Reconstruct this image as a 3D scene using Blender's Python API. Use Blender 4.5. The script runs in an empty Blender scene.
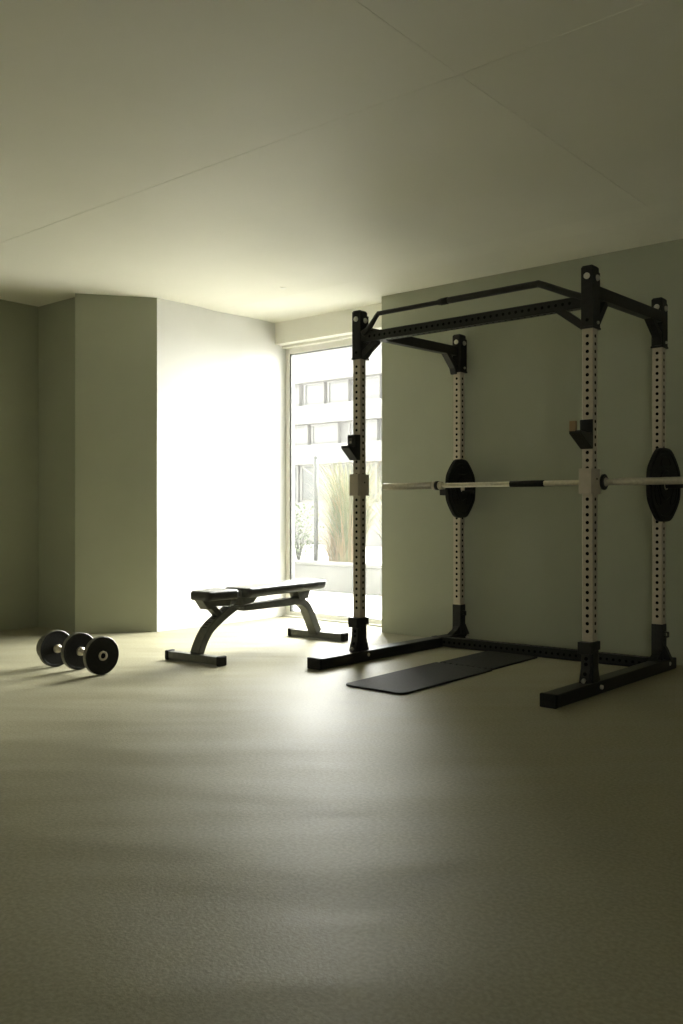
import bpy, bmesh, math, random
from mathutils import Vector, Matrix
random.seed(7)
R = math.radians
sc = bpy.context.scene
col = bpy.data.collections.new('room'); sc.collection.children.link(col)

# ------------------------------------------------------------ materials
def principled(name, color, rough=.6, metal=0., spec=.5, coat=0.):
    m = bpy.data.materials.new(name); m.use_nodes = True
    b = m.node_tree.nodes['Principled BSDF']
    b.inputs['Base Color'].default_value = (*color, 1)
    b.inputs['Roughness'].default_value = rough
    b.inputs['Metallic'].default_value = metal
    b.inputs['Specular IOR Level'].default_value = spec
    b.inputs['Coat Weight'].default_value = coat
    return m

def noisy(name, c1, c2, scale, rough=.6, spec=.5, bump=0., bscale=None, metal=0., detail=3., rr=None, extra=None):
    """two-tone noise paint with optional fine bump"""
    m = principled(name, c1, rough, metal, spec)
    nt = m.node_tree; N = nt.nodes; L = nt.links; b = N['Principled BSDF']
    tc = N.new('ShaderNodeTexCoord')
    n = N.new('ShaderNodeTexNoise'); n.inputs['Scale'].default_value = scale; n.inputs['Detail'].default_value = detail
    L.new(tc.outputs['Object'], n.inputs['Vector'])
    r = N.new('ShaderNodeValToRGB')
    r.color_ramp.elements[0].position = .35; r.color_ramp.elements[0].color = (*c1, 1)
    r.color_ramp.elements[1].position = .65; r.color_ramp.elements[1].color = (*c2, 1)
    L.new(n.outputs['Fac'], r.inputs['Fac']); L.new(r.outputs['Color'], b.inputs['Base Color'])
    if rr:
        mr = N.new('ShaderNodeMapRange'); mr.inputs['To Min'].default_value = rr[0]; mr.inputs['To Max'].default_value = rr[1]
        n3 = N.new('ShaderNodeTexNoise'); n3.inputs['Scale'].default_value = rr[2]
        L.new(tc.outputs['Object'], n3.inputs['Vector'])
        L.new(n3.outputs['Fac'], mr.inputs['Value']); L.new(mr.outputs['Result'], b.inputs['Roughness'])
    if bump:
        n2 = N.new('ShaderNodeTexNoise'); n2.inputs['Scale'].default_value = bscale or scale; n2.inputs['Detail'].default_value = 4
        L.new(tc.outputs['Object'], n2.inputs['Vector'])
        bp = N.new('ShaderNodeBump'); bp.inputs['Strength'].default_value = bump; bp.inputs['Distance'].default_value = .01
        L.new(n2.outputs['Fac'], bp.inputs['Height']); L.new(bp.outputs['Normal'], b.inputs['Normal'])
        if extra:   # large soft undulation of the surface under the fine grain
            n4 = N.new('ShaderNodeTexNoise'); n4.inputs['Scale'].default_value = extra[0]; n4.inputs['Detail'].default_value = 1.5
            mr0 = N.new('ShaderNodeMapping'); mr0.inputs['Rotation'].default_value = (0, 0, R(-40))
            mp = N.new('ShaderNodeMapping'); mp.inputs['Scale'].default_value = (.55, 1.7, 1)
            L.new(tc.outputs['Object'], mr0.inputs['Vector']); L.new(mr0.outputs['Vector'], mp.inputs['Vector']); L.new(mp.outputs['Vector'], n4.inputs['Vector'])
            b2 = N.new('ShaderNodeBump'); b2.inputs['Strength'].default_value = 1; b2.inputs['Distance'].default_value = extra[1]
            L.new(n4.outputs['Fac'], b2.inputs['Height']); L.new(b2.outputs['Normal'], bp.inputs['Normal'])
    return m

M = {}
M['green'] = noisy('sage_paint', (.325, .338, .250), (.340, .352, .260), 3, .62, .35, .06, 140)
M['cream'] = noisy('cream_paint', (.79, .775, .69), (.81, .795, .71), 2.2, .7, .3, .05, 90)
M['ceiling'] = noisy('ceiling_plaster', (.77, .755, .645), (.81, .79, .68), 1.1, .62, .35, .16, 9, detail=6)
M['white'] = noisy('white_wall_paint', (.66, .655, .625), (.68, .675, .645), 2.5, .65, .3, .05, 100)
M['floor'] = noisy('rubber_floor', (.245, .230, .152), (.318, .300, .206), 85, .5, .15, .12, 130, detail=6, rr=(.42, .55, 1.3), extra=(1.5, .030))
M['frame'] = principled('window_frame_paint', (.82, .81, .75), .45)
M['gasket'] = principled('gasket', (.08, .085, .08), .5)
M['black'] = noisy('black_powder_coat', (.010, .010, .0085), (.015, .015, .0125), 40, .45, .35, .08, 300)
M['core'] = principled('hole_shade', (.004, .004, .004), .9, 0, .1)  # near-black, stands in for the shade inside tubes and holes
M['beige'] = noisy('sand_powder_coat', (.45, .395, .30), (.49, .43, .33), 30, .42, .5, .05, 300)
M['chrome'] = principled('zinc_bolt', (.62, .60, .52), .35, .8)
M['steel'] = noisy('brushed_steel', (.50, .46, .36), (.60, .55, .44), 60, .28, .5, .04, 200, metal=.45)
M['rubber'] = noisy('black_rubber', (.008, .008, .007), (.013, .013, .011), 60, .62, .25, .15, 200)
M['plate_rim'] = noisy('worn_plate_rim', (.07, .065, .05), (.16, .15, .12), 70, .4, .5, .1, 200)
M['tan'] = principled('tan_liner', (.30, .20, .10), .6)
M['vinyl'] = noisy('black_vinyl', (.036, .036, .031), (.050, .050, .043), 30, .34, .5, .08, 220)
M['gunmetal'] = noisy('grey_green_paint', (.105, .107, .088), (.13, .132, .108), 40, .38, .5, .05, 200, metal=.25)
M['mat'] = noisy('mat_foam', (.014, .014, .012), (.026, .0255, .022), 90, .7, .25, .3, 220)
M['logo'] = principled('dark_print', (.012, .012, .012), .5)
M['stone'] = noisy('pale_paving', (.58, .57, .54), (.64, .63, .60), 1.4, .8, .2, .1, 20)
M['facade'] = noisy('pale_render', (.190, .190, .185), (.202, .202, .197), .8, .85, .2)
M['facade2'] = noisy('pale_balcony_panel', (.198, .198, .193), (.208, .208, .203), .8, .85, .2)
M['pane'] = principled('far_window', (.165, .170, .169), .3)
M['dark_pane'] = principled('ground_floor_glazing', (.085, .092, .092), .35)
M['post'] = principled('grey_post', (.045, .05, .05), .5)
M['planter'] = noisy('planter_concrete', (.11, .112, .106), (.135, .135, .130), 3, .85, .2)
M['blade'] = noisy('ornamental_grass', (.085, .105, .050), (.135, .135, .072), 2.5, .7, .2)
M['straw'] = noisy('straw_grass', (.19, .13, .07), (.20, .16, .09), 3, .7, .2)
M['leaf'] = noisy('shrub_leaf', (.075, .10, .05), (.105, .125, .075), 4, .7, .2)

g = bpy.data.materials.new('clear_glass'); g.use_nodes = True
nt = g.node_tree; nt.nodes.clear()
o_ = nt.nodes.new('ShaderNodeOutputMaterial'); mx = nt.nodes.new('ShaderNodeMixShader')
tr = nt.nodes.new('ShaderNodeBsdfTransparent'); gl = nt.nodes.new('ShaderNodeBsdfGlossy'); fr = nt.nodes.new('ShaderNodeFresnel')
tr.inputs['Color'].default_value = (.97, .98, .97, 1); gl.inputs['Roughness'].default_value = .02; fr.inputs['IOR'].default_value = 1.3
nt.links.new(fr.outputs['Fac'], mx.inputs['Fac']); nt.links.new(tr.outputs[0], mx.inputs[1]); nt.links.new(gl.outputs[0], mx.inputs[2])
tl = nt.nodes.new('ShaderNodeBsdfTranslucent'); tl.inputs['Color'].default_value = (1, 1, 1, 1)   # faint white veil imitating glare that pales the view
m2 = nt.nodes.new('ShaderNodeMixShader'); m2.inputs['Fac'].default_value = .004
nt.links.new(mx.outputs[0], m2.inputs[1]); nt.links.new(tl.outputs[0], m2.inputs[2]); nt.links.new(m2.outputs[0], o_.inputs['Surface']); M['glass'] = g

# ------------------------------------------------------------ mesh helpers
def bx(bm, x0, x1, y0, y1, z0, z1, mat=0):
    v = [bm.verts.new((x, y, z)) for x in (x0, x1) for y in (y0, y1) for z in (z0, z1)]
    for q in ((0, 1, 3, 2), (4, 6, 7, 5), (0, 4, 5, 1), (2, 3, 7, 6), (0, 2, 6, 4), (1, 5, 7, 3)):
        f = bm.faces.new([v[i] for i in q]); f.material_index = mat
    return v

def tube(bm, pts, r, n=14, cap=True, mat=0, radii=None):
    pts = [Vector(p) for p in pts]; rings = []
    up = None
    for i, p in enumerate(pts):
        d = (pts[min(i + 1, len(pts) - 1)] - pts[max(i - 1, 0)]).normalized()
        if up is None:
            up = Vector((0, 0, 1)) if abs(d.z) < .9 else Vector((1, 0, 0))
        a = d.cross(up).normalized(); b = a.cross(d).normalized(); up = b
        rr = radii[i] if radii else r
        rings.append([bm.verts.new(p + a * rr * math.cos(t) + b * rr * math.sin(t)) for t in [2 * math.pi * k / n for k in range(n)]])
    for A, B in zip(rings, rings[1:]):
        for k in range(n):
            f = bm.faces.new([A[k], A[(k + 1) % n], B[(k + 1) % n], B[k]]); f.smooth = True; f.material_index = mat
    if cap:
        bm.faces.new(rings[0][::-1]).material_index = mat; bm.faces.new(rings[-1]).material_index = mat

def prism(bm, poly, a0, a1, axis='x', mat=0):
    """poly in the plane across axis: x -> (y,z), y -> (x,z), z -> (x,y)"""
    def P(u, v, a):
        return {'x': (a, u, v), 'y': (u, a, v), 'z': (u, v, a)}[axis]
    A = [bm.verts.new(P(u, v, a0)) for u, v in poly]; B = [bm.verts.new(P(u, v, a1)) for u, v in poly]
    bm.faces.new(A).material_index = mat; bm.faces.new(B[::-1]).material_index = mat
    n = len(poly)
    for i in range(n):
        bm.faces.new([A[i], B[i], B[(i + 1) % n], A[(i + 1) % n]]).material_index = mat

def ribbon(bm, path, w, t, x=0.):
    """flat bar of width w (along x) and thickness t swept along a path in the y-z plane"""
    n = len(path); rings = []
    for i, (y, z) in enumerate(path):
        a = path[max(i - 1, 0)]; b = path[min(i + 1, n - 1)]
        d = Vector((b[0] - a[0], b[1] - a[1])).normalized(); nn = Vector((-d.y, d.x))
        tt = t[i] if isinstance(t, (list, tuple)) else t
        rings.append([bm.verts.new((x + sx * w / 2, y + nn.x * sn * tt / 2, z + nn.y * sn * tt / 2)) for sx, sn in ((-1, -1), (1, -1), (1, 1), (-1, 1))])
    for A, B in zip(rings, rings[1:]):
        for k in range(4):
            bm.faces.new([A[k], A[(k + 1) % 4], B[(k + 1) % 4], B[k]])
    bm.faces.new(rings[0][::-1]); bm.faces.new(rings[-1])

def smooth_path(pts, sub=6):
    out = []
    n = len(pts)
    for i in range(n - 1):
        p0 = pts[max(i - 1, 0)]; p1 = pts[i]; p2 = pts[i + 1]; p3 = pts[min(i + 2, n - 1)]
        for k in range(sub):
            t = k / sub
            out.append(tuple(.5 * ((2 * b) + (-a + c) * t + (2 * a - 5 * b + 4 * c - d) * t * t + (-a + 3 * b - 3 * c + d) * t ** 3) for a, b, c, d in zip(p0, p1, p2, p3)))
    out.append(tuple(pts[-1]))
    return out

def perforated(bm, length, w, d, pitch, hr, z0=0., mz0=None, mz1=None):
    """square tube along +z, centred, holes on all four faces; near-black core imitating the shade inside (material 1)"""
    n = int((mz1 - mz0) / pitch); rest = (mz1 - mz0) - n * pitch
    mz0 += rest / 2; mz1 -= rest / 2
    for side in range(4):
        ww, off = (w, d / 2) if side % 2 == 0 else (d, w / 2)
        rot = Matrix.Rotation(side * math.pi / 2, 4, 'Z')
        def V(u, z): return bm.verts.new(rot @ Vector((u, -off, z)))
        def quad(u0, u1, a, b):
            bm.faces.new([V(u0, a), V(u1, a), V(u1, b), V(u0, b)])
        c = pitch / 2 * .9
        c = min(c, ww / 2 * .8)
        ch = .004
        quad(-ww / 2 + ch, -c, z0, z0 + length); quad(c, ww / 2 - ch, z0, z0 + length)
        bm.faces.new([bm.verts.new(rot @ Vector(p)) for p in ((ww / 2 - ch, -off, z0), (ww / 2, -off + ch, z0), (ww / 2, -off + ch, z0 + length), (ww / 2 - ch, -off, z0 + length))])
        if mz0 > z0: quad(-c, c, z0, mz0)
        if mz1 < z0 + length: quad(-c, c, mz1, z0 + length)
        for i in range(n):
            zc = mz0 + (i + .5) * pitch
            outer = [V(u * c, zc + v * pitch / 2) for u, v in ((-1, -1), (0, -1), (1, -1), (1, 0), (1, 1), (0, 1), (-1, 1), (-1, 0))]
            inner = [V(hr * math.cos(t), zc + hr * math.sin(t)) for t in [math.pi * 1.25 + k * math.pi / 4 for k in range(8)]]
            for k in range(8):
                bm.faces.new([outer[k], outer[(k + 1) % 8], inner[(k + 1) % 8], inner[k]])
    for zz in (z0, z0 + length):
        f = bm.faces.new([bm.verts.new((sx * w / 2, sy * d / 2, zz)) for sx, sy in ((-1, -1), (1, -1), (1, 1), (-1, 1))])
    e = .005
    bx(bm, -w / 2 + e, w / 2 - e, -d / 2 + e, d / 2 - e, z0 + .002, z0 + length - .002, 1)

def obj(name, bm, mats, parent=None, bevel=0., loc=None, mat4=None, normals=True, weld=False):
    if normals:
        bmesh.ops.recalc_face_normals(bm, faces=bm.faces)
    me = bpy.data.meshes.new(name)
    if mat4 is not None: bm.transform(mat4)
    bm.to_mesh(me); bm.free()
    for m in (mats if isinstance(mats, (list, tuple)) else [mats]): me.materials.append(m)
    o = bpy.data.objects.new(name, me); col.objects.link(o)
    if parent: o.parent = parent
    if loc: o.location = loc
    if bevel:
        b = o.modifiers.new('bevel', 'BEVEL'); b.width = bevel; b.segments = 3; b.limit_method = 'ANGLE'; b.angle_limit = R(40)
        b.harden_normals = False
    return o

def empty(name, loc, label, cat, group=None, rz=0.):
    o = bpy.data.objects.new(name, None); col.objects.link(o); o.empty_display_size = .1
    o.location = loc; o.rotation_euler = (0, 0, rz); o['label'] = label; o['category'] = cat
    if group: o['group'] = group
    return o

def tag(o, label, cat, group=None, kind=None):
    o['label'] = label; o['category'] = cat
    if group: o['group'] = group
    if kind: o['kind'] = kind
    return o

def struct(o, label=None, cat=None):
    o['kind'] = 'structure'
    if label: o['label'] = label
    if cat: o['category'] = cat
    return o

def B(): return bmesh.new()

# ------------------------------------------------------------ room shell
H = 2.71; T = .25
XL, XR, Y0, YW = -6.802, 5.0, -3.2, 5.732      # left wall, right end, wall behind the camera, long green wall
XJ = -4.348                                      # end of the long green wall at the window niche
XN = -5.72; YH = 5.917; YG = 6.06               # white niche wall, header face, frame face

bm = B(); bx(bm, XL - T, XR + T, Y0 - T, 6.15, -.2, 0)
struct(obj('floor', bm, M['floor']), 'olive beige speckled rubber floor of the whole room', 'floor')

# ceiling: four plaster fields that meet in very slight folds along the joints
bm = B()
xs = [XL - T, -1.90, XR + T]; ys = [Y0 - T, 3.01, 5.00, 5.20, 5.72, 6.17]
def cz(x, y):
    z = H
    if x > -1.9: z += (x + 1.9) * .016
    if y < 3.01: z += (3.01 - y) * .012
    if 5.1 < y < 5.3: z -= .010  # low ridge shaped to imitate a soft shadow band beside a bright strip
    return z
top = {}
for i, x in enumerate(xs):
    for j, y in enumerate(ys):
        top[i, j] = bm.verts.new((x, y, cz(x, y)))
for i in range(2):
    for j in range(5):
        bm.faces.new([top[i, j], top[i, j + 1], top[i + 1, j + 1], top[i + 1, j]])
e = [f for f in bm.faces]
r_ = bmesh.ops.extrude_face_region(bm, geom=e)
for v in [q for q in r_['geom'] if isinstance(q, bmesh.types.BMVert)]: v.co.z = H + .35
ceiling = struct(obj('ceiling', bm, M['ceiling']), 'cream plaster ceiling with two crossing joints', 'ceiling')
for nm, x0, x1, y0, y1 in (('trim_1', -1.903, -1.899, Y0, YW), ('trim_2', XL, XR, 3.008, 3.013)):
    bm = B()
    n = 24
    for k in range(n):
        a, b = k / n, (k + 1) / n
        if nm == 'trim_1':
            ya, yb = y0 + (y1 - y0) * a, y0 + (y1 - y0) * b
            q = [(x0, ya), (x1, ya), (x1, yb), (x0, yb)]
        else:
            xa, xb = x0 + (x1 - x0) * a, x0 + (x1 - x0) * b
            q = [(xa, y0), (xb, y0), (xb, y1), (xa, y1)]
        lo = [bm.verts.new((x, y, cz(x, y) - .0013)) for x, y in q]; hi = [bm.verts.new((x, y, cz(x, y) + .01)) for x, y in q]
        bm.faces.new(lo); bm.faces.new(hi[::-1])
        for i in range(4): bm.faces.new([lo[i], hi[i], hi[(i + 1) % 4], lo[(i + 1) % 4]])
    struct(obj(nm, bm, M['ceiling']), 'fine raised joint line across the plaster ceiling', 'trim')

WT = H + .3
bm = B(); bx(bm, XJ, XR + T, YW, 6.15, 0, WT); struct(obj('wall_right', bm, M['green']), 'long sage green wall behind the power rack', 'wall')
bm = B(); bx(bm, XL - T, XL, Y0 - T, 4.161 + T, 0, WT); struct(obj('wall_left', bm, M['green']), 'sage green wall at the far left edge', 'wall')
bm = B()
bx(bm, XL, 1.6, Y0 - T, Y0, 0, WT); bx(bm, 3.8, XR, Y0 - T, Y0, 0, WT); bx(bm, 1.6, 3.8, Y0 - T, Y0, 0, .7); bx(bm, 1.6, 3.8, Y0 - T, Y0, 2.5, WT)
struct(obj('wall_front', bm, M['cream']), 'cream wall behind the camera', 'wall')
bm = B(); bx(bm, XR, XR + T, Y0, YW, 0, WT); struct(obj('wall_end', bm, M['green']), 'sage green wall on the side of the rack away from the window', 'wall')
# column between recess and niche (angled face), green
bm = B()
prism(bm, [(-6.802, 4.161), (-6.155, 4.161), (-6.155, 4.088), (-5.775, 4.600), (-5.91, 4.75), (-6.802, 4.75)], 0, WT, 'z')
struct(obj('wall_column', bm, M['green']), 'sage green wall column with an angled face beside the bright niche', 'wall')
# white niche wall
bm = B(); prism(bm, [(-5.775, 4.600), (-5.725, 5.5), (-5.72, 6.15), (-6.3, 6.15), (-6.3, 4.76), (-5.915, 4.76)], 0, WT, 'z')
struct(obj('wall_niche', bm, M['white']), 'white wall of the window niche, brightly lit', 'wall')
# header above the window with a stepped soffit
bm = B()
prism(bm, [(YH, 2.513), (YG - .055, 2.513), (YG - .055, 2.490), (YG + .02, 2.490), (YG + .02, 2.53), (6.15, 2.53), (6.15, WT), (YH, WT)], -5.719, XJ, 'x')
struct(obj('wall_header', bm, M['cream']), 'cream header above the tall window', 'wall')
# window
XW0, XW1 = -5.719, XJ + .0
bm = B()
zt, zb = 2.489, 0.
fw = .048
bx(bm, XW0, XW0 + fw, YG, YG + .07, zb, zt)
bx(bm, XW1 - fw, XW1, YG, YG + .07, zb, zt)
bx(bm, XW0 + fw, XW1 - fw, YG, YG + .07, zt - .053, zt)
bx(bm, XW0 + fw, XW1 - fw, YG, YG + .07, zb, zb + .045)
bx(bm, XW0, XW1, YG - .05, YG, 0, .012)
win = struct(obj('window_1', bm, M['frame'], bevel=.004), 'tall fixed window with a cream frame', 'window')
bm = B()
gx0, gx1, gz0, gz1 = XW0 + fw, XW1 - fw, zb + .045, zt - .053
bx(bm, gx0, gx0 + .016, YG + .006, YG + .05, gz0, gz1); bx(bm, gx1 - .012, gx1, YG + .006, YG + .05, gz0, gz1)
bx(bm, gx0 + .012, gx1 - .012, YG + .012, YG + .05, gz1 - .006, gz1); bx(bm, gx0 + .012, gx1 - .012, YG + .012, YG + .05, gz0, gz0 + .006)
obj('gasket', bm, M['gasket'], win)
bm = B(); bx(bm, gx0 + .012, gx1 - .012, YG + .028, YG + .034, gz0 + .006, gz1 - .006)
obj('pane', bm, M['glass'], win)

# unseen window added behind the camera as fill light for the right side
bm = B()
for a_, b_ in ((1.6, 1.66), (2.67, 2.73), (3.74, 3.8)): bx(bm, a_, b_, Y0 - .18, Y0 - .11, .7, 2.5)
for a_, b_ in ((.7, .76), (2.44, 2.5)): bx(bm, 1.66, 2.67, Y0 - .18, Y0 - .11, a_, b_); bx(bm, 2.73, 3.74, Y0 - .18, Y0 - .11, a_, b_)
fill_win = struct(obj('fill_window', bm, M['frame']), 'added two-part fill-light window in the wall behind the camera', 'window')
for a_, b_ in ((1.66, 2.67), (2.73, 3.74)):
    bm = B(); bx(bm, a_, b_, Y0 - .148, Y0 - .142, .76, 2.44); obj('pane', bm, M['glass'], fill_win)

# small round cap in the ceiling near the niche
bm = B()
tube(bm, [(-4.77, 5.023, cz(-4.77, 5.023) - .004), (-4.77, 5.023, cz(-4.77, 5.023))], .024, 20)
tag(obj('sprinkler_cap', bm, M['cream']), 'small round cream cap flush in the ceiling near the window niche', 'ceiling fixture')

# ------------------------------------------------------------ power rack
W = .062
UP = {'FL': (-3.621, 4.542), 'FR': (-2.001, 4.492), 'RL': (-3.545, 5.635), 'RR': (-1.982, 5.454)}   # corner (+x,-y)
rack = empty('power_rack', (-2.80, 5.0, 0), 'tall black and sand power rack of four perforated uprights', 'power rack')
ox, oy = rack.location.x, rack.location.y
def rp(name, bm, mats, bevel=0., parent=rack, label=None):
    o = obj(name, bm, mats, None, bevel)
    o.data.transform(Matrix.Translation((-ox, -oy, 0)))
    o.parent = parent
    if label: o['label'] = label
    return o
CAPH = {'FL': 1.972, 'FR': 1.955, 'RL': 2.01, 'RR': 1.985}
for key, (cx, cy) in UP.items():
    mx_, my_ = cx - W / 2, cy + W / 2
    bm = B(); perforated(bm, CAPH[key] - .25, W, W, .0415, .0102, .27, .31, CAPH[key] - .01)
    bmesh.ops.recalc_face_normals(bm, faces=bm.faces)
    bm.transform(Matrix.Translation((mx_, my_, 0)))
    up = rp('upright', bm, [M['beige'], M['core']], 0, label='sand coloured perforated upright')
    # black head sleeve
    bm = B(); c0 = CAPH[key]
    bx(bm, cx - W - .004, cx + .004, cy - .004, cy + .070, c0, 2.285)
    bx(bm, cx - W - .004, cx + .004, cy + .070, cy + .086, c0, 2.262)
    bx(bm, cx - W - .008, cx + .008, cy - .008, cy + .088, c0, c0 + .012)
    prism(bm, [(cx - W - .004, 2.285), (cx + .004, 2.285), (cx - .004, 2.293), (cx - W + .004, 2.293)], cy, cy + .066, 'y')
    hd = rp('head_sleeve', bm, M['black'], .003)
    for k, (p, d) in enumerate((((cx - W / 2, cy - .004, 2.235), (0, -1, 0)), ((cx + .004, cy + .045, 2.228), (1, 0, 0)))):
        bm = B(); p = Vector(p); d = Vector(d)
        tube(bm, [p, p + d * .006], .017, 16); tube(bm, [p + d * .006, p + d * .012], .013, 6)
        rp('bolt', bm, M['chrome'], 0, hd, 'silver hexagon bolt')
    bm = B(); tube(bm, [(cx + .004, cy + .05, c0 + .035), (cx + .012, cy + .05, c0 + .035)], .009, 10)
    rp('bolt', bm, M['chrome'], 0, hd, 'small silver bolt')
    bm = B(); tube(bm, [(cx - .03, cy - .004, c0 + .045), (cx - .03, cy - .006, c0 + .045)], .009, 10)
    rp('bolt_hole', bm, M['core'], 0, hd)
    # base bracket
    bm = B()
    bx(bm, cx - W - .004, cx + .004, cy - .004, cy + .066, .066, .285)
    if key[0] == 'F':
        bx(bm, cx - W - .006, cx + .006, cy - .042, cy, .222, .285)
        bx(bm, cx - W - .006, cx + .006, cy, cy + .085, .235, .283)
        prism(bm, [(cy - .002, .225), (cy - .012, .215), (cy - .020, .14), (cy - .045, .067), (cy - .002, .067)], cx - W + .002, cx - .006, 'x')
        prism(bm, [(cy + .06, .15), (cy + .075, .14), (cy + .095, .067), (cy + .06, .067)], cx - W + .002, cx, 'x')
    else:
        prism(bm, [(cy - .002, .13), (cy - .03, .10), (cy - .10, .07), (cy - .002, .07)], cx - W + .006, cx - .006, 'x')
        prism(bm, [(cx, .16), (cx + .018, .14), (cx + .050, .07), (cx, .07)], cy + .01, cy + .05, 'y')
        for zz in (.205, .232): bx(bm, cx + .004, cx + .030, cy + .015, cy + .040, zz, zz + .008)
        bx(bm, cx + .024, cx + .030, cy + .015, cy + .040, .205, .240)
    br = rp('base_bracket', bm, M['black'], .003)
    if key[0] == 'F':
        for zz, yy in ((.195, -.0155), (.165, -.0185), (.115, -.0315)):
            bm = B(); tube(bm, [(cx - W / 2, cy + yy + .006, zz), (cx - W / 2, cy + yy - .001, zz)], .010, 10)
            rp('bracket_hole', bm, M['core'], 0, br)
        bm = B(); tube(bm, [(cx - W / 2, cy - .055, .078), (cx - W / 2, cy - .040, .085)], .011, 10)
        rp('bolt', bm, M['chrome'], 0, br, 'silver bolt at the foot of the bracket')
    bm = B(); tube(bm, [(cx + .022, cy + .05, .042), (cx + .034, cy + .05, .042)], .012, 12)
    rp('bolt', bm, M['chrome'], 0, br, 'silver bolt in the side of the foot beam')

# foot beams on the floor
def foot_beam(x0, x1, ya, yb, x0b, x1b):
    bm = B()
    A = [bm.verts.new(p) for p in ((x0, ya, 0), (x1, ya, 0), (x1, ya, .068), (x0, ya, .068))]
    C_ = [bm.verts.new(p) for p in ((x0b, yb, 0), (x1b, yb, 0), (x1b, yb, .068), (x0b, yb, .068))]
    bm.faces.new(A); bm.faces.new(C_[::-1])
    for i in range(4): bm.faces.new([A[i], C_[i], C_[(i + 1) % 4], A[(i + 1) % 4]])
    f = rp('foot_beam', bm, M['black'], .006)
    bm = B(); bx(bm, x0 - .002, x1 + .002, ya - .006, ya + .02, 0, .070)
    rp('end_cap', bm, M['rubber'], .005, f)
foot_beam(-3.715, -3.612, 4.135, 5.715, -3.630, -3.534)
foot_beam(-2.092, -2.006, 4.072, 5.612, -2.030, -1.948)
# rear crossbeam on the floor (perforated)
def beam(name, p, q, w, h, parent=rack, pitch=.0415, hr=.009):
    """perforated beam from p to q (centre line), w across, h high"""
    p, q = Vector(p), Vector(q); L = (q - p).length
    bm = B(); perforated(bm, L, w, h, pitch, hr, 0, .03, L - .03)
    bmesh.ops.recalc_face_normals(bm, faces=bm.faces)
    zax = (q - p).normalized(); yax = Vector((0, 0, 1)); xax = yax.cross(zax).normalized(); yax = zax.cross(xax)
    m4 = Matrix((xax, yax, zax)).transposed().to_4x4(); m4.translation = p
    bm.transform(m4)
    return rp(name, bm, [M['black'], M['core']])
beam('floor_crossbeam', (-3.640, 5.429, .037), (-2.02, 5.487, .037), .062, .068)
# top beams
def plain_beam(name, p, q, w, h):
    p, q = Vector(p), Vector(q); L = (q - p).length
    bm = B(); bx(bm, -w / 2, w / 2, -h / 2, h / 2, 0, L)
    zax = (q - p).normalized(); yax = Vector((0, 0, 1)); xax = yax.cross(zax).normalized(); yax = zax.cross(xax)
    m4 = Matrix((xax, yax, zax)).transposed().to_4x4(); m4.translation = p
    bm.transform(m4)
    return rp(name, bm, M['black'], .004)
beam('front_top_beam', (-3.617, 4.578, 2.112), (-2.068, 4.528, 2.106), .058, .064)
plain_beam('side_top_beam', (-3.648, 4.632, 2.160), (-3.592, 5.632, 2.168), .056, .066)
plain_beam('side_top_beam', (-2.030, 4.582, 2.160), (-2.004, 5.450, 2.172), .056, .068)
# braces
def brace(pts, r=.0145, name='corner_brace', flat=None):
    bm = B()
    p, q = Vector(pts[0]), Vector(pts[1]); d = (q - p).normalized()
    side = Vector(flat); n = d.cross(side).normalized()
    a, b = side * .020, n * .021
    V = [bm.verts.new(c + sa * a + sb * b) for c in (p, q) for sa, sb in ((-1, -1), (1, -1), (1, 1), (-1, 1))]
    for k in range(4): bm.faces.new([V[k], V[(k + 1) % 4], V[4 + (k + 1) % 4], V[4 + k]])
    bm.faces.new(V[:4]); bm.faces.new(V[4:][::-1])
    return rp(name, bm, M['black'], .003)
brace([(-3.617, 4.572, 1.995), (-3.500, 4.572, 2.082)], flat=(0, 1, 0))
brace([(-2.060, 4.525, 1.972), (-2.215, 4.525, 2.088)], flat=(0, 1, 0))
brace([(-3.648, 4.628, 2.005), (-3.648, 4.745, 2.130)], flat=(1, 0, 0))
brace([(-2.030, 4.578, 1.985), (-2.030, 4.700, 2.128)], flat=(1, 0, 0))
for cx, cy, w_ in ((-3.595, 5.632, .14), (-2.004, 5.450, .17)):
    zt_ = 2.138
    bm = B(); prism(bm, [(cy, 1.995), (cy - .012, 1.998), (cy - .03, 2.04), (cy - w_, zt_), (cy - w_ * .62, zt_), (cy - .03, 2.085), (cy, 2.075)], cx - .026, cx + .024, 'x')
    rp('corner_brace', bm, M['black'], .002)
# pull-up bar with coupling
bm = B()
pb = smooth_path([(-3.600, 4.545, 2.135), (-3.545, 4.540, 2.165), (-3.475, 4.535, 2.238), (-3.45, 4.535, 2.245), (-3.20, 4.53, 2.245), (-2.95, 4.525, 2.245)], 5)
tube(bm, pb, .015, 14, radii=[.021, .021, .020, .019, .018, .018, .017, .016] + [.0145] * (len(pb) - 8))
pull = rp('pull_up_bar', bm, M['black'])
bm = B(); tube(bm, smooth_path([(-2.95, 4.525, 2.246), (-2.6, 4.52, 2.246), (-2.36, 4.515, 2.246), (-2.315, 4.515, 2.240), (-2.15, 4.510, 2.165), (-2.06, 4.508, 2.128)], 5), .0195, 14)
rp('grip_section', bm, M['black'], 0, pull)
bm = B(); tube(bm, [(-3.00, 4.526, 2.245), (-2.985, 4.526, 2.245), (-2.984, 4.526, 2.245), (-2.93, 4.524, 2.246)], .02, 14, radii=[.018, .018, .021, .021])
rp('coupling', bm, M['rubber'], 0, pull)

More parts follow.
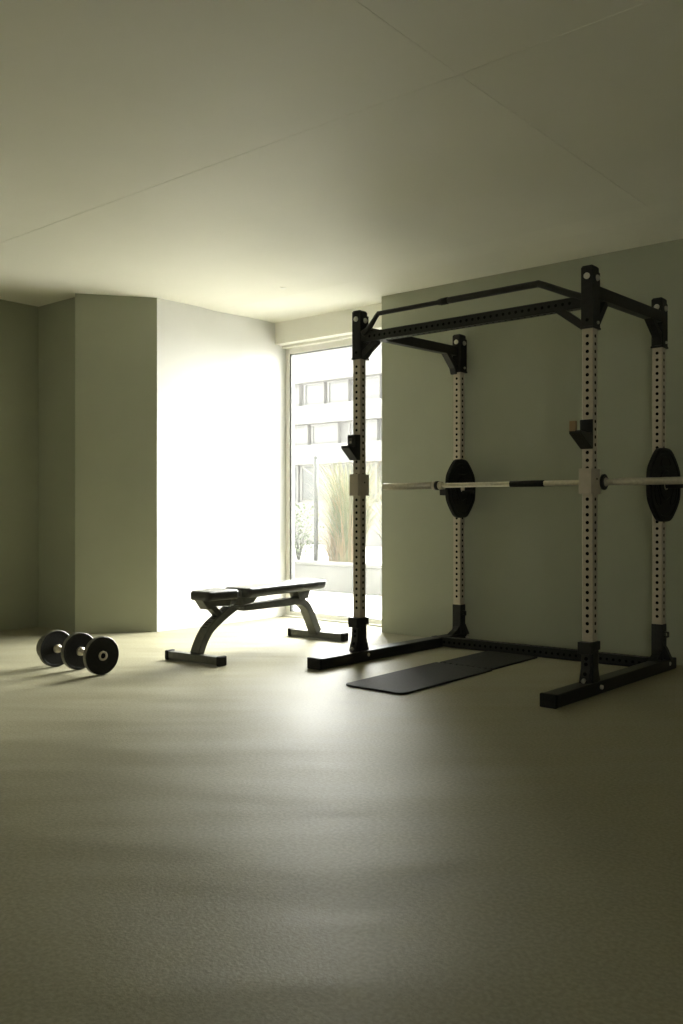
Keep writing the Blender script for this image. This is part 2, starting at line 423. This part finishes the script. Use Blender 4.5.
# j-hooks
def j_hook(key, lip, body, label):
    cx, cy = UP[key]
    x0, x1 = cx - W - .003, cx + .003
    bm = B()
    zt_ = 1.468 if key == 'FR' else 1.476; al = .150 if key == 'FR' else .118
    prism(bm, [(cy, 1.312), (cy - body * .6, 1.312), (cy - al, 1.385), (cy - al, 1.402), (cy - body - .02, 1.392), (cy - body, 1.40), (cy - body, zt_), (cy, zt_ + .002)], x0, x1, 'x')
    o = rp('j_hook', bm, M['black'], .003, label=label)
    if lip:
        bm = B(); bx(bm, x0 + .002, x0 + .036, cy - .152, cy - .128, 1.398, 1.452); rp('lip', bm, M['tan'], .003, o, 'tan lined lip')
    else:
        bm = B(); bx(bm, x0 + .012, x0 + .040, cy - body - .003, cy - body, 1.415, 1.455); rp('liner', bm, M['gunmetal'], .002, o)
        bm = B(); tube(bm, [(x0 + .03, cy - body - .003, 1.427), (x0 + .03, cy - body - .006, 1.427)], .008, 12); rp('bolt', bm, M['chrome'], 0, o)
    return o
j_hook('FL', False, .052, 'black hook with a pointed tip on the upright in front of the window')
j_hook('FR', True, .020, 'black hook with a tan lined lip on the nearest upright')
# sand coloured safety blocks around the front uprights
for key in ('FL', 'FR'):
    cx, cy = UP[key]; z0, z1 = (1.080, 1.222) if key == 'FL' else (1.072, 1.208)
    bm = B()
    x0, x1, y0, y1 = cx - W - .005, cx + .005, cy - .030, cy + .089
    bx(bm, x0, x1, y0, cy, z0, z1); bx(bm, x0, cx - W, cy, cy + W, z0, z1); bx(bm, cx, x1, cy, cy + W, z0, z1); bx(bm, x0, x1, cy + W, y1, z0, z1)
    blk = rp('safety_block', bm, M['beige'], .003, label='sand coloured block clamped round the upright')
    bm = B(); tube(bm, [(x1, cy + .04, z1 - .055), (x1 + .002, cy + .04, z1 - .055)], .006, 10); rp('bolt_hole', bm, M['core'], 0, blk)
# storage pegs
PL = {'RL': (-3.445, 5.482, 1.142, .211, R(4.6)), 'RR': (-1.957, 5.412, 1.140, .2245, R(-3.0))}
bm = B(); bx(bm, -3.61, -3.57, 5.46, 5.64, 1.095, 1.14); bx(bm, -3.575, -3.52, 5.455, 5.50, 1.10, 1.135)
tube(bm, [(-3.53, 5.478, 1.116), (-3.335, 5.478, 1.116)], .0125, 14)
rp('storage_peg', bm, M['black'], 0)
bm = B(); bx(bm, -2.035, -1.985, 5.395, 5.456, 1.09, 1.145)
tube(bm, [(-1.990, 5.412, 1.130), (-1.78, 5.412, 1.130)], .0125, 14)
rp('storage_peg', bm, M['black'], 0)

# ------------------------------------------------------------ weight plates (flat-topped, rounded octagon)
def plate_outline(r, n=64, k=.55):
    out = []
    for i in range(n):
        t = 2 * math.pi * i / n
        s = ((t - math.pi / 8 + math.pi / 8) % (math.pi / 4)) - math.pi / 8   # angle from side centre after shift
        s = ((t + math.pi / 8) % (math.pi / 4)) - math.pi / 8
        octo = math.cos(math.pi / 8) / math.cos(s) / math.cos(math.pi / 8)
        rr = r * ((1 - k) * 1.0 + k * octo)
        rr = min(rr, r * 1.032)
        out.append((rr * math.cos(t), rr * math.sin(t)))
    return out
def weight_plate(pos, r, rz, label, t=.036):
    root = empty('weight_plate', pos, label, 'weight plate', 'weight plates on the rear uprights', rz)
    # profile rings along local x: back .. front, with recessed web, raised rim and hub
    prof = [(-t / 2, .10), (-t / 2, .93), (-t / 2 + .006, 1.0), (t / 2 - .008, 1.0), (t / 2, .95), (t / 2, .86), (t / 2 - .006, .83), (t / 2 - .006, .42), (t / 2, .38), (t / 2, .16), (t / 2 - .010, .135), (-t / 2, .135)]
    bm = B(); n = 64; oc = plate_outline(1, n); rings = []
    for x, k in prof:
        kk = k * r
        ring = []
        for i in range(n):
            t_ = 2 * math.pi * i / n
            u, v = oc[i]
            if k < .45: u, v = math.cos(t_), math.sin(t_)
            ring.append(bm.verts.new((x, u * kk, v * kk)))
        rings.append(ring)
    for a in range(len(rings) - 1):
        for i in range(n):
            bm.faces.new([rings[a][i], rings[a][(i + 1) % n], rings[a + 1][(i + 1) % n], rings[a + 1][i]])
    obj('plate_body', bm, M['rubber'], root, .0015)
    bm = B(); rr = .135 * r
    ring_o = [[bm.verts.new((x, q * math.cos(2 * math.pi * i / 32), q * math.sin(2 * math.pi * i / 32))) for i in range(32)] for x, q in ((-t / 2, rr), (t / 2 + .001, rr), (t / 2 + .001, rr * .84), (-t / 2, rr * .84), (-t / 2, rr))]
    for a in range(4):
        for i in range(32):
            f = bm.faces.new([ring_o[a][i], ring_o[a][(i + 1) % 32], ring_o[a + 1][(i + 1) % 32], ring_o[a + 1][i]]); f.smooth = True
    obj('hub_ring', bm, M['steel'], root)['label'] = 'steel ring in the hub'
    for s in range(3):                                # raised kidney-shaped grip rims
        a0 = math.pi / 2 + s * 2 * math.pi / 3
        bm = B(); pts = []
        for j in range(33):
            u = j / 32 * 2 * math.pi
            ang = a0 + .50 * math.cos(u); rad = r * (.62 + .13 * math.sin(u))
            pts.append((t / 2 - .006, rad * math.cos(ang), rad * math.sin(ang)))
        tube(bm, pts, .004, 6, False)
        obj('grip_rim', bm, M['rubber'], root)
    return root
weight_plate(PL['RL'][:3], PL['RL'][3], PL['RL'][4], 'black octagonal weight plate on the rear upright nearer the window')
weight_plate(PL['RR'][:3], PL['RR'][3], PL['RR'][4], 'black octagonal weight plate on the rear upright at the right edge')

# ------------------------------------------------------------ barbell
YB, ZB = 4.5965, 1.1375
bar = empty('barbell', (-2.54, YB, ZB), 'long steel barbell with a black grip band, empty sleeves, inside the rack', 'barbell')
def bp_(name, segs, mat, label=None, n=20):
    bm = B(); tube(bm, [(x + 2.54, 0, 0) for x, _ in segs], 0, n, radii=[r for _, r in segs])
    for f in bm.faces:
        f.smooth = False if len(f.verts) > 4 else True
    o = obj(name, bm, mat, bar)
    if label: o['label'] = label
    return o
bp_('shaft', [(-3.055, .0145), (-1.99, .0145), (-1.935, .0145), (-1.925, .018)], M['steel'])
bp_('sleeve', [(-3.472, .0185), (-3.469, .021), (-3.467, .021), (-3.085, .021)], M['steel'], 'thick steel sleeve at the window end')
bp_('sleeve', [(-1.93, .0165), (-1.90, .0185), (-1.40, .0195), (-1.398, .017)], M['steel'], 'thick steel sleeve at the right end')
bp_('collar', [(-3.088, .020), (-3.086, .027), (-3.068, .028), (-3.066, .024)], M['steel'], 'steel collar ring')
bp_('collar', [(-3.066, .020), (-3.065, .028), (-3.045, .028), (-3.044, .020)], M['black'], 'black collar ring')
bp_('collar', [(-3.044, .020), (-3.043, .0245), (-3.020, .0235), (-3.018, .015)], M['steel'], 'steel collar ring')
bp_('collar', [(-1.992, .030), (-1.990, .043), (-1.978, .043), (-1.975, .038)], M['black'], 'black collar ring by the near upright')
bp_('collar', [(-1.9755, .022), (-1.974, .024), (-1.968, .022)], M['steel'], 'steel collar ring')
bp_('grip_band', [(-2.552, .0145), (-2.550, .0185), (-2.338, .0185), (-2.336, .0145)], M['rubber'], 'black rubber grip band')

# ------------------------------------------------------------ mats
def round_rect(x0, x1, y0, y1, r, corners, n=8):
    out = []
    for (cx, cy, a0), on in zip((((x1), (y1), 0), ((x0), (y1), 90), ((x0), (y0), 180), ((x1), (y0), 270)), corners):
        if on:
            sx = -1 if cx == x1 else 1; sy = -1 if cy == y1 else 1
            for k in range(n + 1):
                a = R(a0 + 90 * k / n); out.append((cx + sx * r + r * math.cos(a), cy + sy * r + r * math.sin(a)))
        else: out.append((cx, cy))
    return out
def mat_(x0, x1, y0, y1, corners, label, teeth=False):
    poly = round_rect(x0, x1, y0, y1, .045, corners)
    bm = B(); prism(bm, poly, .0005, .0125, 'z')
    o = obj('exercise_mat', bm, M['mat'], None, .003)
    o.data.transform(Matrix.Translation((-(x0 + x1) / 2, -(y0 + y1) / 2, 0))); o.location = ((x0 + x1) / 2, (y0 + y1) / 2, 0)
    return tag(o, label, 'exercise mat', 'exercise mats inside the rack')
mat_(-3.192, -2.778, 3.848, 4.782, (0, 0, 1, 1), 'longer black foam floor mat with rounded corners, nearer the camera')
far = mat_(-3.176, -2.792, 4.804, 5.398, (0, 0, 0, 0), 'shorter black foam floor mat butting the rack floor crossbeam')
# interlocking teeth along the joint belong to the far mat
bm = B()
for k in range(9):
    x = -3.165 + k * .042; prism(bm, [(x, 4.806), (x + .004, 4.785), (x + .024, 4.785), (x + .028, 4.806)], .0005, .0125, 'z')
j = obj('joint_teeth', bm, M['mat']); j.data.transform(Matrix.Translation((-far.location.x, -far.location.y, 0))); j.parent = far

# ------------------------------------------------------------ bench
bench = empty('weight_bench', (-4.42, 3.80, 0), 'flat weight bench with black pads on curved grey legs', 'bench', None, R(4.7))
def be(name, bm, mats, bevel=0., parent=bench, label=None):
    o = obj(name, bm, mats, parent, bevel)
    if label: o['label'] = label
    return o
for (y0, y1, hw, nm) in ((.0, .065, .215, 'front_foot'), (1.330, 1.392, .240, 'rear_foot')):
    bm = B(); bx(bm, -hw, hw, y0, y1, .006, .056); f = be(nm, bm, M['gunmetal'], .006)
    for s in (-1, 1):
        bm = B(); bx(bm, s * hw - (.0 if s > 0 else .03), s * hw + (.03 if s > 0 else .0), y0 - .004, y1 + .004, 0, .062)
        be('end_cap', bm, M['rubber'], .008, f)
lp = smooth_path([(.045, .05), (.090, .135), (.150, .205), (.235, .258), (.33, .305), (.41, .340), (.475, .372)], 5)
bm = B(); ribbon(bm, lp, .078, .056); fl = be('front_leg', bm, M['gunmetal'], .007)
bm = B()                                             # dark lettering along the face of the front leg
def on_leg(s):
    i = s * (len(lp) - 1); a = int(i); f = i - a
    p = Vector(lp[a]).lerp(Vector(lp[a + 1]), f); d = (Vector(lp[a + 1]) - Vector(lp[a])).normalized()
    return p + Vector((-d.y, d.x)) * .0285, d
for k in range(11):
    s = .30 + k * .036
    p, d = on_leg(s); q = p + d * (.013 if k % 3 else .008); nn = Vector((-d.y, d.x)) * .001
    hw = (.020, .014, .023, .017)[k % 4]
    V = [bm.verts.new((sx * hw, c.x + nn.x * t, c.y + nn.y * t)) for c in (p, q) for t in (0, 1) for sx in (-1, 1)]
    for qd in ((2, 3, 7, 6), (0, 1, 3, 2), (4, 6, 7, 5), (0, 2, 6, 4), (1, 5, 7, 3)): bm.faces.new([V[i] for i in qd])
be('logo_print', bm, M['logo'], 0, fl, 'dark lettering running up the leg')
rl = smooth_path([(.47, .315), (.60, .314), (.80, .313), (1.03, .312), (1.125, .305), (1.190, .270), (1.235, .215), (1.280, .14), (1.335, .05)], 5)
bm = B(); ribbon(bm, rl, .078, [.042 + .030 * min(1, i / len(rl)) for i in range(len(rl))]); be('rear_leg', bm, M['gunmetal'], .007)
# seat pad
def pad(name, y0, y1, z0, z1, hwa, hwb, dz=0., slant=0., parent=bench):
    bm = B(); n = 8
    rc = .035
    def outline(grow, zz):
        pts = []
        for (sx, yy, hw, a0) in ((1, y1, hwb, 0), (-1, y1, hwb, 90), (-1, y0, hwa, 180), (1, y0, hwa, 270)):
            for k in range(n + 1):
                a = R(a0 + 90 * k / n)
                cy_ = yy - rc if yy == y1 else yy + rc
                y_ = cy_ + (rc + grow) * math.sin(a); x_ = sx * (hw - rc) + (rc + grow) * math.cos(a)
                pts.append((x_, y_, zz + dz * (y_ - y0) / (y1 - y0)))
        return pts
    lev = [(-.010 - slant, z0), (-.002 - slant * .6, z0 + .006), (0, z0 + (z1 - z0) * .5), (0, z1 - .016), (-.006, z1 - .005), (-.018, z1)]
    rings = [[bm.verts.new(p) for p in outline(g_, z_)] for g_, z_ in lev]
    m_ = len(rings[0])
    for A, C_ in zip(rings, rings[1:]):
        for k in range(m_):
            f = bm.faces.new([A[k], A[(k + 1) % m_], C_[(k + 1) % m_], C_[k]]); f.smooth = True
    bm.faces.new(rings[0][::-1]); bm.faces.new(rings[-1])
    return be(name, bm, M['vinyl'], 0, parent)
pad('seat_pad', .060, .340, .396, .458, .088, .118)
pad('back_pad', .425, 1.330, .388, .456, .122, .122, .004, .020)
# seat carriage and brackets
bm = B(); prism(bm, [(.060, .402), (.115, .335), (.150, .335), (.165, .350), (.330, .345), (.345, .402)], -.038, .038, 'x')
ca = be('seat_bracket', bm, M['gunmetal'], .004)
bm = B(); ribbon(bm, [(.175, .350), (.215, .315), (.285, .250)], .050, .042); be('seat_post', bm, M['gunmetal'], .004)
bm = B(); ribbon(bm, [(.318, .452), (.330, .445), (.350, .37), (.360, .335)], .010, .014, .124); bx(bm, -.045, .124, .345, .358, .333, .346); be('adjustment_lever', bm, M['gunmetal'], .002)
bm = B(); prism(bm, [(.40, .392), (.62, .392), (.56, .345), (.44, .335)], -.045, .045, 'x'); be('pad_support', bm, M['gunmetal'], .004)
bm = B(); prism(bm, [(1.055, .392), (1.215, .392), (1.190, .325), (1.09, .320)], -.044, .044, 'x'); be('pad_support', bm, M['gunmetal'], .004)

# ------------------------------------------------------------ dumbbells (axis along x, heads are discs)
def disc(bm, x0, x1, r, n=48, e=.003, mats=(0, 1)):
    prof = [(x0, 0.0), (x0, r * .86), (x0 + .0015, r * .90), (x0, r - e), (x0 + e, r), (x1 - e, r), (x1, r - e), (x1 + .0, r * .90), (x1 - .0015, r * .87), (x1 - .0015, 0.0)]
    rings = []
    for x, q in prof:
        if q == 0: rings.append([bm.verts.new((x, 0, 0))])
        else: rings.append([bm.verts.new((x, q * math.cos(2 * math.pi * i / n), q * math.sin(2 * math.pi * i / n))) for i in range(n)])
    for a in range(len(rings) - 1):
        A, C_ = rings[a], rings[a + 1]
        mi = mats[1] if a in (3, 4, 5) else mats[0]
        for i in range(n):
            if len(A) == 1: f = bm.faces.new([A[0], C_[(i + 1) % n], C_[i]])
            elif len(C_) == 1: f = bm.faces.new([A[i], A[(i + 1) % n], C_[0]])
            else: f = bm.faces.new([A[i], A[(i + 1) % n], C_[(i + 1) % n], C_[i]])
            f.material_index = mi
def dpart(name, fn, mats, parent, label=None, bevel=0):
    bm = B(); fn(bm); o = obj(name, bm, mats, parent, bevel)
    if label: o['label'] = label
    return o
def hub(bm, x, r=.029, l=.012):
    n = 24; rings = [[bm.verts.new((xx, q * math.cos(2 * math.pi * i / n), q * math.sin(2 * math.pi * i / n))) for i in range(n)] for xx, q in ((x - .004, r * .9), (x + l * .3, r), (x + l, r * .95), (x + l, r * .68), (x + .001, r * .60))]
    for A, C_ in zip(rings, rings[1:]):
        for i in range(n): bm.faces.new([A[i], A[(i + 1) % n], C_[(i + 1) % n], C_[i]]).smooth = True
    bm.faces.new(rings[-1]); bm.faces.new(rings[0])
RD = .115
dA = empty('dumbbell', (-4.510, 3.185, RD), 'dumbbell of two large black discs, its open chrome end facing the camera', 'dumbbell', None, R(-3))
dpart('head', lambda b: disc(b, -.032, 0, RD), [M['rubber'], M['plate_rim']], dA)
dpart('head', lambda b: disc(b, -.284, -.252, RD), [M['rubber'], M['plate_rim']], dA)
dpart('handle', lambda b: tube(b, [(-.252, 0, 0), (-.236, 0, 0), (-.234, 0, 0), (-.12, 0, 0), (-.06, 0, 0), (-.055, 0, 0), (-.032, 0, 0)], 0, 20, radii=[.027, .027, .017, .018, .017, .022, .022]), M['steel'], dA, 'steel handle')
er = dpart('end_ring', lambda b: hub(b, 0), M['steel'], dA, 'open steel ring at the near end')
dpart('end_hole', lambda b: tube(b, [(.002, 0, 0), (.006, 0, 0)], .0165, 20), M['core'], er, 'black disc standing in for the shade in the ring hollow')
dB = empty('dumbbell', (-4.962, 3.165, RD), 'dumbbell with one large black disc and a smaller one behind, nearest the left wall', 'dumbbell', None, R(-3))
dpart('head', lambda b: disc(b, -.030, 0, RD), [M['rubber'], M['plate_rim']], dB)
dpart('small_head', lambda b: disc(b, -.105, -.078, .086), [M['rubber'], M['plate_rim']], dB, 'smaller disc at the far end')
dpart('handle', lambda b: (tube(b, [(-.078, 0, 0), (-.030, 0, 0)], .018, 20), tube(b, [(-.001, 0, 0), (.014, 0, 0), (.016, 0, 0), (.160, 0, 0)], 0, 20, radii=[.026, .026, .016, .016])), M['steel'], dB, 'steel handle')

# ------------------------------------------------------------ outside
bm = B(); bx(bm, -60, 30, 6.15, 70, -.12, -.02); bx(bm, -60, 30, -60, Y0 - T, -.12, -.02)
struct(obj('ground', bm, M['stone']), 'pale paved ground outside the window', 'ground')

# planter wall, tall grass, shrub, grey post
bm = B(); bx(bm, -9.6, -4.6, 8.35, 8.55, -.02, .30); bx(bm, -9.62, -4.58, 8.32, 8.58, .30, .34)
pl = tag(obj('planter_wall', bm, M['planter'], None, .01), 'low pale concrete planter wall outside the window', 'planter')
def blades(cx, cy, z0, n, h, spread, name, mats, label, cat, seed):
    rnd = random.Random(seed); bm = B()
    for k in range(n):
        a = rnd.uniform(0, 2 * math.pi); r0 = rnd.random() ** .5 * .20; hh = h * rnd.uniform(.45, 1.0); out = spread * rnd.uniform(.15, 1.0)
        p0 = Vector((cx + r0 * math.cos(a), cy + r0 * math.sin(a), z0)); w = rnd.uniform(.004, .009)
        d = Vector((math.cos(a), math.sin(a), 0)); s = Vector((-math.sin(a), math.cos(a), 0)); prev = None
        mi = 1 if rnd.random() < .25 else 0
        for j in range(6):
            t = j / 5
            p = p0 + d * out * t ** 2.2 + Vector((0, 0, hh * (t - .25 * t ** 3)))
            ww = w * (1 - t * .85)
            A = [bm.verts.new(p - s * ww), bm.verts.new(p + s * ww)]
            if prev: bm.faces.new([prev[0], prev[1], A[1], A[0]]).material_index = mi
            prev = A
    o = obj(name, bm, mats, None, 0, normals=False)
    o.data.transform(Matrix.Translation((-cx, -cy, -z0))); o.location = (cx, cy, z0)
    return tag(o, label, cat)
bm = B(); bx(bm, -9.6, -4.6, 8.60, 10.2, -.02, .22)
tag(obj('planting_bed', bm, M['planter']), 'raised planting bed behind the low planter wall', 'planting bed')
blades(-7.40, 9.05, .22, 1100, 2.0, .62, 'ornamental_grass', [M['blade'], M['straw']], 'tall feathery green ornamental grass in the planter beside the left front upright', 'grass plant', 3)
blades(-7.50, 9.0, .22, 350, .85, .4, 'ornamental_grass', [M['straw'], M['blade']], 'low straw coloured tuft of grass at the foot of the tall green grass', 'grass plant', 5)
blades(-6.50, 8.98, .22, 500, 1.6, .55, 'ornamental_grass', [M['blade'], M['straw']], 'pale green grass seen between the left front upright and the green wall', 'grass plant', 9)
def shrub(cx, cy, z0, h, w, n, seed, label):
    rnd = random.Random(seed); bm = B()
    for k in range(n):
        u, v, q = rnd.gauss(0, .32), rnd.gauss(0, .32), rnd.random()
        ww = w * (1 - .5 * abs(q - .55))
        p = Vector((u * ww, v * ww, .12 + q * h)); a = rnd.uniform(0, 6.28); t = rnd.uniform(-.8, .8); l = rnd.uniform(.03, .06)
        d = Vector((math.cos(a) * math.cos(t), math.sin(a) * math.cos(t), math.sin(t))); s = d.cross(Vector((0, 0, 1))).normalized() * l * .32
        V = [bm.verts.new(p), bm.verts.new(p + d * l * .5 + s), bm.verts.new(p + d * l), bm.verts.new(p + d * l * .5 - s)]
        bm.faces.new(V)
    root = empty('shrub', (cx, cy, z0), label, 'shrub')
    obj('foliage', bm, M['leaf'], root, normals=False)
    bm = B()
    for k in range(7):
        a = k * .9; tube(bm, [(0, 0, 0), (.06 * math.cos(a), .06 * math.sin(a), h * .45), (.2 * math.cos(a), .2 * math.sin(a), h * .85)], .008, 6, radii=[.012, .009, .004])
    obj('stem', bm, M['planter'], root)
shrub(-8.25, 9.0, .23, .72, .55, 1100, 4, 'small pale green shrub in the planter at the left of the window view')
bm = B(); tube(bm, [(-7.69, 8.72, .22), (-7.69, 8.72, 1.66)], .030, 12); tube(bm, [(-7.69, 8.72, 1.66), (-7.69, 8.72, 1.69)], .03, 12)
tag(obj('post', bm, M['post']), 'thin grey post standing in the planting bed', 'post')

# pale apartment block across the street: y = 20
YF = 20.
bld = empty('apartment_building', (-17, YF, 0), 'pale apartment block with rows of windows across the street', 'building')
def bpart(name, bm, m, parent=bld, label=None):
    o = obj(name, bm, m, None); o.data.transform(Matrix.Translation((17, -YF, 0))); o.parent = parent
    if label: o['label'] = label
    return o
bm = B(); bx(bm, -26, -10, YF + .35, YF + 9, -.02, 6.4); bpart('wall', bm, M['facade'])
for z0, z1 in ((2.38, 2.96), (3.60, 4.15), (4.85, 6.4)):
    bm = B(); bx(bm, -26, -10, YF - .02, YF + .35, z0, z1); bpart('balcony_band', bm, M['facade2'])
bm = B(); bx(bm, -26, -10, YF - .4, YF + .35, -.02, 1.22); bpart('plinth_wall', bm, M['facade2'])
def win_row(z0, z1, xs_, m):
    for xa, xb in xs_:
        bm = B(); t = .05
        bx(bm, xa, xb, YF + .20, YF + .34, z0, z0 + t); bx(bm, xa, xb, YF + .20, YF + .34, z1 - t, z1)
        bx(bm, xa, xa + t, YF + .20, YF + .34, z0 + t, z1 - t); bx(bm, xb - t, xb, YF + .20, YF + .34, z0 + t, z1 - t)
        f = bpart('window', bm, M['facade2'])
        bm = B(); bx(bm, xa + t, xb - t, YF + .25, YF + .28, z0 + t, z1 - t); bpart('pane', bm, m, f)
win_row(4.16, 4.84, [(x, x + .80) for x in (-19.3, -18.3, -17.35, -16.2, -15.0, -13.7, -12.6)], M['pane'])
win_row(2.97, 3.59, [(x, x + 1.05) for x in (-19.2, -18.0, -16.55, -15.2, -13.8, -12.5)], M['pane'])
win_row(1.24, 2.37, [(-19.9, -18.55), (-18.45, -17.15), (-17.0, -15.5), (-15.3, -13.9), (-13.7, -12.2)], M['dark_pane'])

# ------------------------------------------------------------ light: hazy sky, brightest round the veiled sun up the street
SKY, GLOW, GLOW_K = 2.4, 32.0, 3.0
w = bpy.data.worlds.new('sky'); sc.world = w; w.use_nodes = True
nt = w.node_tree; N = nt.nodes; L = nt.links; bg = N['Background']
tc = N.new('ShaderNodeTexCoord'); nv = N.new('ShaderNodeVectorMath'); nv.operation = 'NORMALIZE'
dt = N.new('ShaderNodeVectorMath'); dt.operation = 'DOT_PRODUCT'; dt.inputs[1].default_value = Vector((-.05, .88, .36)).normalized()
mxn = N.new('ShaderNodeMath'); mxn.operation = 'MAXIMUM'; mxn.inputs[1].default_value = 0
pw = N.new('ShaderNodeMath'); pw.operation = 'POWER'; pw.inputs[1].default_value = GLOW_K
mu = N.new('ShaderNodeMath'); mu.operation = 'MULTIPLY_ADD'; mu.inputs[1].default_value = GLOW; mu.inputs[2].default_value = SKY
L.new(tc.outputs['Generated'], nv.inputs[0]); L.new(nv.outputs['Vector'], dt.inputs[0]); L.new(dt.outputs['Value'], mxn.inputs[0])
L.new(mxn.outputs[0], pw.inputs[0]); L.new(pw.outputs[0], mu.inputs[0]); L.new(mu.outputs[0], bg.inputs['Strength'])
bg.inputs['Color'].default_value = (1, .985, .94, 1)
# sky portal in the window opening (sampling aid, gives no light of its own)
pt = bpy.data.lights.new('window_portal', 'AREA'); pt.shape = 'RECTANGLE'; pt.size = gx1 - gx0; pt.size_y = gz1 - gz0
pt.cycles.is_portal = True
po = bpy.data.objects.new('window_portal', pt); col.objects.link(po); po.location = ((gx0 + gx1) / 2, YG + .12, (gz0 + gz1) / 2)
po.rotation_euler = (R(-90), 0, 0)
p2 = bpy.data.lights.new('window_portal', 'AREA'); p2.shape = 'RECTANGLE'; p2.size = 2.1; p2.size_y = 1.7; p2.cycles.is_portal = True
q2 = bpy.data.objects.new('window_portal', p2); col.objects.link(q2); q2.location = (2.7, Y0 - .2, 1.6); q2.rotation_euler = (R(90), 0, 0)  # portal of the added fill window

# ------------------------------------------------------------ camera
cam = bpy.data.cameras.new('camera'); cam.sensor_fit = 'VERTICAL'; cam.sensor_height = 24; cam.lens = 890.996 / 1024 * 24
cam.shift_y = -1.548 / 1024; cam.clip_start = .05; cam.clip_end = 300
co = bpy.data.objects.new('camera', cam); col.objects.link(co); co.location = (0, 0, .9844); co.rotation_euler = (R(90), 0, .694)
sc.camera = co
vs = sc.view_settings; vs.view_transform = 'Standard'; vs.look = 'None'; vs.gamma = 1; vs.exposure = 1.18; vs.use_curve_mapping = False
sc.cycles.use_denoising = True
sc.cycles.max_bounces = 16; sc.cycles.diffuse_bounces = 10; sc.cycles.glossy_bounces = 6; sc.cycles.transparent_max_bounces = 8
sc.cycles.sample_clamp_indirect = 10
